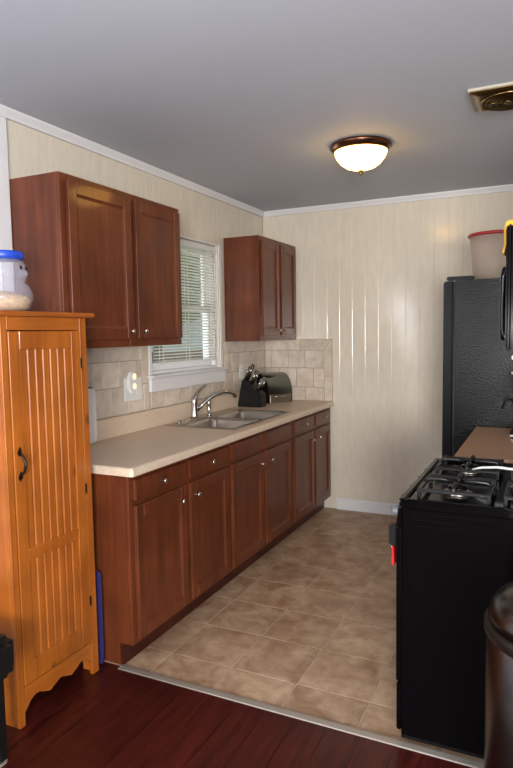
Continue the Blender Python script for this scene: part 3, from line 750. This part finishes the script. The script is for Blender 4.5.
for k in range(5):
    yy = SYN+.045+k*.165; b = MB(); b.lathe([(0, .0), (.021, 0), (.021, .007), (.017, .020), (.015, .026), (0, .027)], (SXF-.018, yy, .846), '-x', 20)
    b.box(SXF-.048, SXF-.030, yy-.004, yy+.004, .829, .863, .002, 1); tag(b.build('knob', plain('grey_knob', (96, 98, 104), .35) if k == 0 else bpy.data.materials['grey_knob'], gr), 'grey control knob')
b = MB(); b.box(SXF-.020, SXF-.001, SYN+.004, SYF-.004, .225, .797, .004, 2); od = b.build('oven_door', M['black'], gr)
b = MB(); b.box(SXF-.0215, SXF-.0202, SYN+.12, SYF-.12, .38, .66); b.build('window', M['black'], od)
b = MB(); b.box(SXF-.043, SXF-.032, SYN+.02, SYF-.02, .735, .775, .004, 3)
for yy in (SYN+.012, SYF-.045): b.box(SXF-.050, SXF-.0205, yy, yy+.034, .722, .800, .006, 2)
b.build('handle', M['blackmatte'], od)
b = MB(); b.box(SXF-.018, SXF-.001, SYN+.004, SYF-.004, .040, .218, .004, 2); b.build('storage_drawer', M['black'], gr)
# burners and grates
for (bx, by) in ((1.965, 1.955), (1.965, 2.335), (2.255, 1.955), (2.255, 2.335)):
    b = MB(); b.lathe([(0, 0), (.055, 0), (.050, .008), (.038, .010), (.036, .018), (0, .018)], (bx, by, .8935), seg=28); b.build('burner_base', M['steel'], gr)
    b = MB(); b.lathe([(0, .0185), (.036, .0185), (.038, .023), (.032, .029), (0, .030)], (bx, by, .8935), seg=28); b.build('burner_cap', M['black'], gr)
    b = MB(); h = .118; zt2, zb2 = .936, .924
    for s in (-1, 1):
        b.box(bx-h, bx+h, by+s*h-.008, by+s*h+.008, zb2-.006, zt2-.006, .002, 1); b.box(bx+s*h-.008, bx+s*h+.008, by-h, by+h, zb2-.006, zt2-.006, .002, 1)
        for s2 in (-1, 1): b.box(bx+s*h-.007, bx+s*h+.007, by+s2*h-.007, by+s2*h+.007, .894, zt2-.004, .002, 1)
    for k in range(4):
        a = k*PI/2+PI/4*0; c, s_ = math.cos(a), math.sin(a)
        b.tube([(bx+c*h, by+s_*h, zt2-.010), (bx+c*(h-.015), by+s_*(h-.015), zt2+.004), (bx+c*.055, by+s_*.055, zt2+.006), (bx+c*.022, by+s_*.022, zt2)], [.008, .008, .0075, .006], 8)
    b.build('grate', M['cast'], gr)
b = MB(); b.box(SXB-.07, SXB, SYN, SYF, .9055, 1.09, .010, 3); b.build('backguard', M['black'], gr)
# spoon resting on the grates
b = MB(); b.tube([(1.995, 2.155, .944), (2.03, 2.14, .957), (2.09, 2.125, .966), (2.17, 2.11, .964), (2.24, 2.10, .955)], [.006, .0075, .008, .008, .007], 10, flat=.6)
b.ball((2.27, 2.095, .952), .028, (1.2, .9, .25))
tag(b.build('serving_spoon', M['plastic']), 'white curved handled spoon lying across the stove grates', 'spoon')
# red mitt hanging from oven handle
b = MB(); yy0, yy1 = 1.830, 1.945; q = SXF
b.prism([(q-.0310, .7770), (q-.0310, .66), (q-.0290, .655), (q-.0270, .66), (q-.0265, .777), (q-.031, .7830), (q-.044, .7830), (q-.0480, .777), (q-.0490, .70), (q-.0500, .640), (q-.0460, .632), (q-.0400, .636), (q-.0440, .70), (q-.0440, .7775), (q-.040, .7790)], 'y', yy0, yy1)
rt = b.build('dish_towel', M['red']); tag(rt, 'red dish towel hanging over the oven door handle', 'towel')
b = MB(); b.box(q-.0510, q-.0490, yy0-.0005, yy1, .700, .706); b.build('stripe', M['plastic'], rt)

# small counter between range and fridge
sc = thing('base_cabinet', 'low cherry base cabinet between the range and the refrigerator', 'cabinet', (2.17, 3.0, 0))
b = MB(); b.box(1.905, 2.455, 2.545, 3.470, .105, .876); b.box(1.97, 2.455, 2.545, 3.470, .001, .1045); b.build('carcass', M['cherry'], sc)
for a, c in ((2.56, 3.0), (3.02, 3.455)):
    b = MB(); shaker(b, 1.904, a, c, .128, .738, -1); d = b.build('door', M['cherry'], sc); knob(1.884, c-.05 if a < 3 else a+.05, .672, d, -1)
    b = MB(); b.box(1.884, 1.904, a, c, .765, .857, .003, 1); d = b.build('drawer_front', M['cherry'], sc); knob(1.884, (a+c)/2, .811, d, -1)
b = MB(); b.box(1.868, 2.455, 2.532, 3.485, .878, .9155, .004, 2); tag(b.build('small_countertop', M['counter'] if False else plain('tan_laminate', (176, 140, 112), .35, noise=.06, nscale=50)), 'short tan worktop between the range and the refrigerator', 'countertop')

# ------------------------------------------------------------------ refrigerator
fr = thing('refrigerator', 'black textured refrigerator against the back wall', 'refrigerator', (2.06, 3.92, 0))
b = MB(); b.box(1.738, 2.455, 3.505, 4.325, .03, 1.792, .005, 2); b.build('body', M['fridge'], fr)
b = MB(); b.box(1.668, 1.728, 3.505, 3.965, .06, 1.788, .008, 3); d1 = b.build('door', M['fridgedoor'], fr)
b = MB(); b.box(1.668, 1.728, 3.972, 4.325, .06, 1.788, .008, 3); d2 = b.build('freezer_door', M['fridgedoor'], fr)
b = MB(); b.box(1.7285, 1.7375, 3.512, 4.318, .08, 1.786); b.build('gasket', M['blackmatte'], fr)
b = MB(); b.box(1.7385, 2.45, 3.52, 4.31, .001, .0295); b.build('plinth', M['blackmatte'], fr)
b = MB(); b.box(1.685, 1.84, 3.515, 3.565, 1.7925, 1.816, .005, 2); b.build('hinge_cover', M['blackmatte'], fr)
for dd, hy_, z0, z1 in ((d1, 3.93, .85, 1.45), (d2, 4.01, .85, 1.45)):
    b = MB(); b.tube([(1.667, hy_, z0), (1.635, hy_, z0+.03), (1.635, hy_, z1-.03), (1.667, hy_, z1)], .010, 10); b.build('handle', M['blackmatte'], dd)
# tub
tc_ = (1.935, 3.77, 1.7925)
tb = thing('storage_tub', 'round frosted storage tub with a red lid on the refrigerator', 'container', tc_)
b = MB(); b.lathe([(0, .0005), (.118, .0005), (.124, .006), (.148, .275), (.1455, .275), (.1215, .008), (0, .004)], tc_, seg=44); b.build('tub_body', M['tub'], tb)
b = MB(); b.lathe([(0, .290), (.130, .290), (.135, .296), (.155, .294), (.162, .284), (.158, .276), (0, .2755)], tc_, seg=44); b.build('lid', M['redlid'], tb)
b = MB()
bm2 = bmesh.new()   # flour heaped to one side: sheared cylinder
seg = 36; bot = []; top = []
for i in range(seg):
    a = 2*PI*i/seg; cx, cy = math.cos(a), math.sin(a)
    h = .085 + .080*cx
    r = .119 + .0235*h/.275
    bot.append(bm2.verts.new((tc_[0]+.116*cx, tc_[1]+.116*cy, tc_[2]+.009))); top.append(bm2.verts.new((tc_[0]+r*.985*cx, tc_[1]+r*.985*cy, tc_[2]+h)))
bm2.faces.new(bot); bm2.faces.new(top)
for i in range(seg): bm2.faces.new((bot[i], bot[(i+1) % seg], top[(i+1) % seg], top[i]))
bmesh.ops.recalc_face_normals(bm2, faces=bm2.faces); b._merge(bm2)
o = b.build('flour', M['flour']); o['kind'] = 'stuff'; tag(o, 'cream flour heaped inside the frosted tub', 'flour')

# ------------------------------------------------------------------ microwave, cloth, coffee maker
mw = thing('microwave_oven', 'black microwave mounted over the range at the right edge', 'microwave', (2.30, 2.15, 1.41))
b = MB(); b.box(2.150, RX-.001, 1.770, 2.528, 1.410, 1.832, .008, 2); b.build('body', M['black'], mw)
b = MB(); b.box(2.128, 2.1495, 1.960, 2.528, 1.425, 1.828, .008, 3); dm = b.build('door', M['black'], mw)
b = MB(); b.box(2.128, 2.1495, 1.770, 1.957, 1.425, 1.828, .008, 3); b.build('control_panel', M['black'], mw)
b = MB(); yy = 1.985
b.tube([(2.1275, yy, 1.705), (2.114, yy, 1.703), (2.108, yy, 1.68), (2.106, yy, 1.58), (2.108, yy, 1.49), (2.114, yy, 1.465), (2.1275, yy, 1.462)], [.012, .014, .011, .009, .011, .014, .012], 12); b.build('handle', M['black'], dm)
b = MB(); b.box(2.150, 2.45, 1.772, 2.526, 1.395, 1.4095, .002, 1); b.build('vent_strip', M['steel'], mw)
b = MB()
out = [(2.32, 1.833), (2.32, 1.846), (2.22, 1.858), (2.15, 1.850), (2.124, 1.846), (2.116, 1.820), (2.118, 1.77), (2.112, 1.745), (2.118, 1.742), (2.124, 1.77), (2.123, 1.815), (2.127, 1.832)]
b.prism(out, 'y', 1.83, 1.93); tag(b.build('kitchen_cloth', M['yellow']), 'yellow cloth folded over the front top edge of the microwave', 'cloth')
cm = thing('coffee_maker', 'black coffee maker on the tan worktop, cut by the right frame edge', 'coffee maker', (2.2, 3.22, .9165))
b = MB(); b.box(2.075, 2.33, 3.12, 3.32, .9165, .955, .008, 2); b.build('base', M['black'], cm)
b = MB(); b.box(2.076, 2.10, 3.118, 3.1198, .925, .935); b.build('trim_bar', M['chrome'], cm)
b = MB(); b.box(2.24, 2.33, 3.13, 3.31, .9555, 1.145, .006, 2); b.build('column', M['blackmatte'], cm)
b = MB(); b.box(2.085, 2.33, 3.12, 3.32, 1.1455, 1.255, .008, 2); b.build('brew_head', M['black'], cm)
b = MB(); b.box(2.078, 2.33, 3.118, 3.322, 1.2555, 1.272, .003, 1); b.build('top_band', M['chrome'], cm)
b = MB(); b.lathe([(0, 0), (.055, 0), (.062, .02), (.060, .08), (.045, .11), (.048, .12), (.044, .12), (.041, .11), (.056, .08), (.058, .02), (0, .004)], (2.165, 3.22, .9565), seg=28); cf = b.build('carafe', M['glass'], cm)
b = MB(); b.tube([(2.118, 3.205, 1.066), (2.080, 3.16, 1.118), (2.052, 3.15, 1.125), (2.032, 3.15, 1.07)], [.006, .008, .008, .006], 8); b.build('handle', M['blackmatte'], cf)

# ------------------------------------------------------------------ trash can
cc = (2.318, 1.34, 0)
tr = thing('trash_can', 'round brushed steel trash can with a domed lid beside the range', 'trash can', cc)
b = MB(); b.lathe([(0, .010), (.190, .010), (.196, .018), (.196, .30), (.196, .612), (.192, .616), (0, .616)], cc, seg=64); b.build('bin_body', M['cansteel'], tr)
b = MB(); b.lathe([(0, .001), (.203, .001), (.206, .008), (.200, .024), (.1965, .026), (.1965, .0095), (0, .0095)], cc, seg=64); b.build('base_ring', M['blackmatte'], tr)
b = MB(); b.lathe([(.150, .6165), (.199, .6165), (.202, .622), (.202, .640), (.197, .646), (.150, .646)], cc, seg=64); b.build('lid_ring', M['darkmetal'], tr)
b = MB(); b.lathe([(0, .6465), (.193, .6465), (.190, .668), (.176, .692), (.145, .712), (.09, .728), (.04, .734), (0, .735)], cc, seg=64); b.build('domed_lid', M['cansteel'], tr)

tr.scale = (1, 1, 1.135)
for o in bpy.data.objects:
    if '_w' in o: del o['_w']
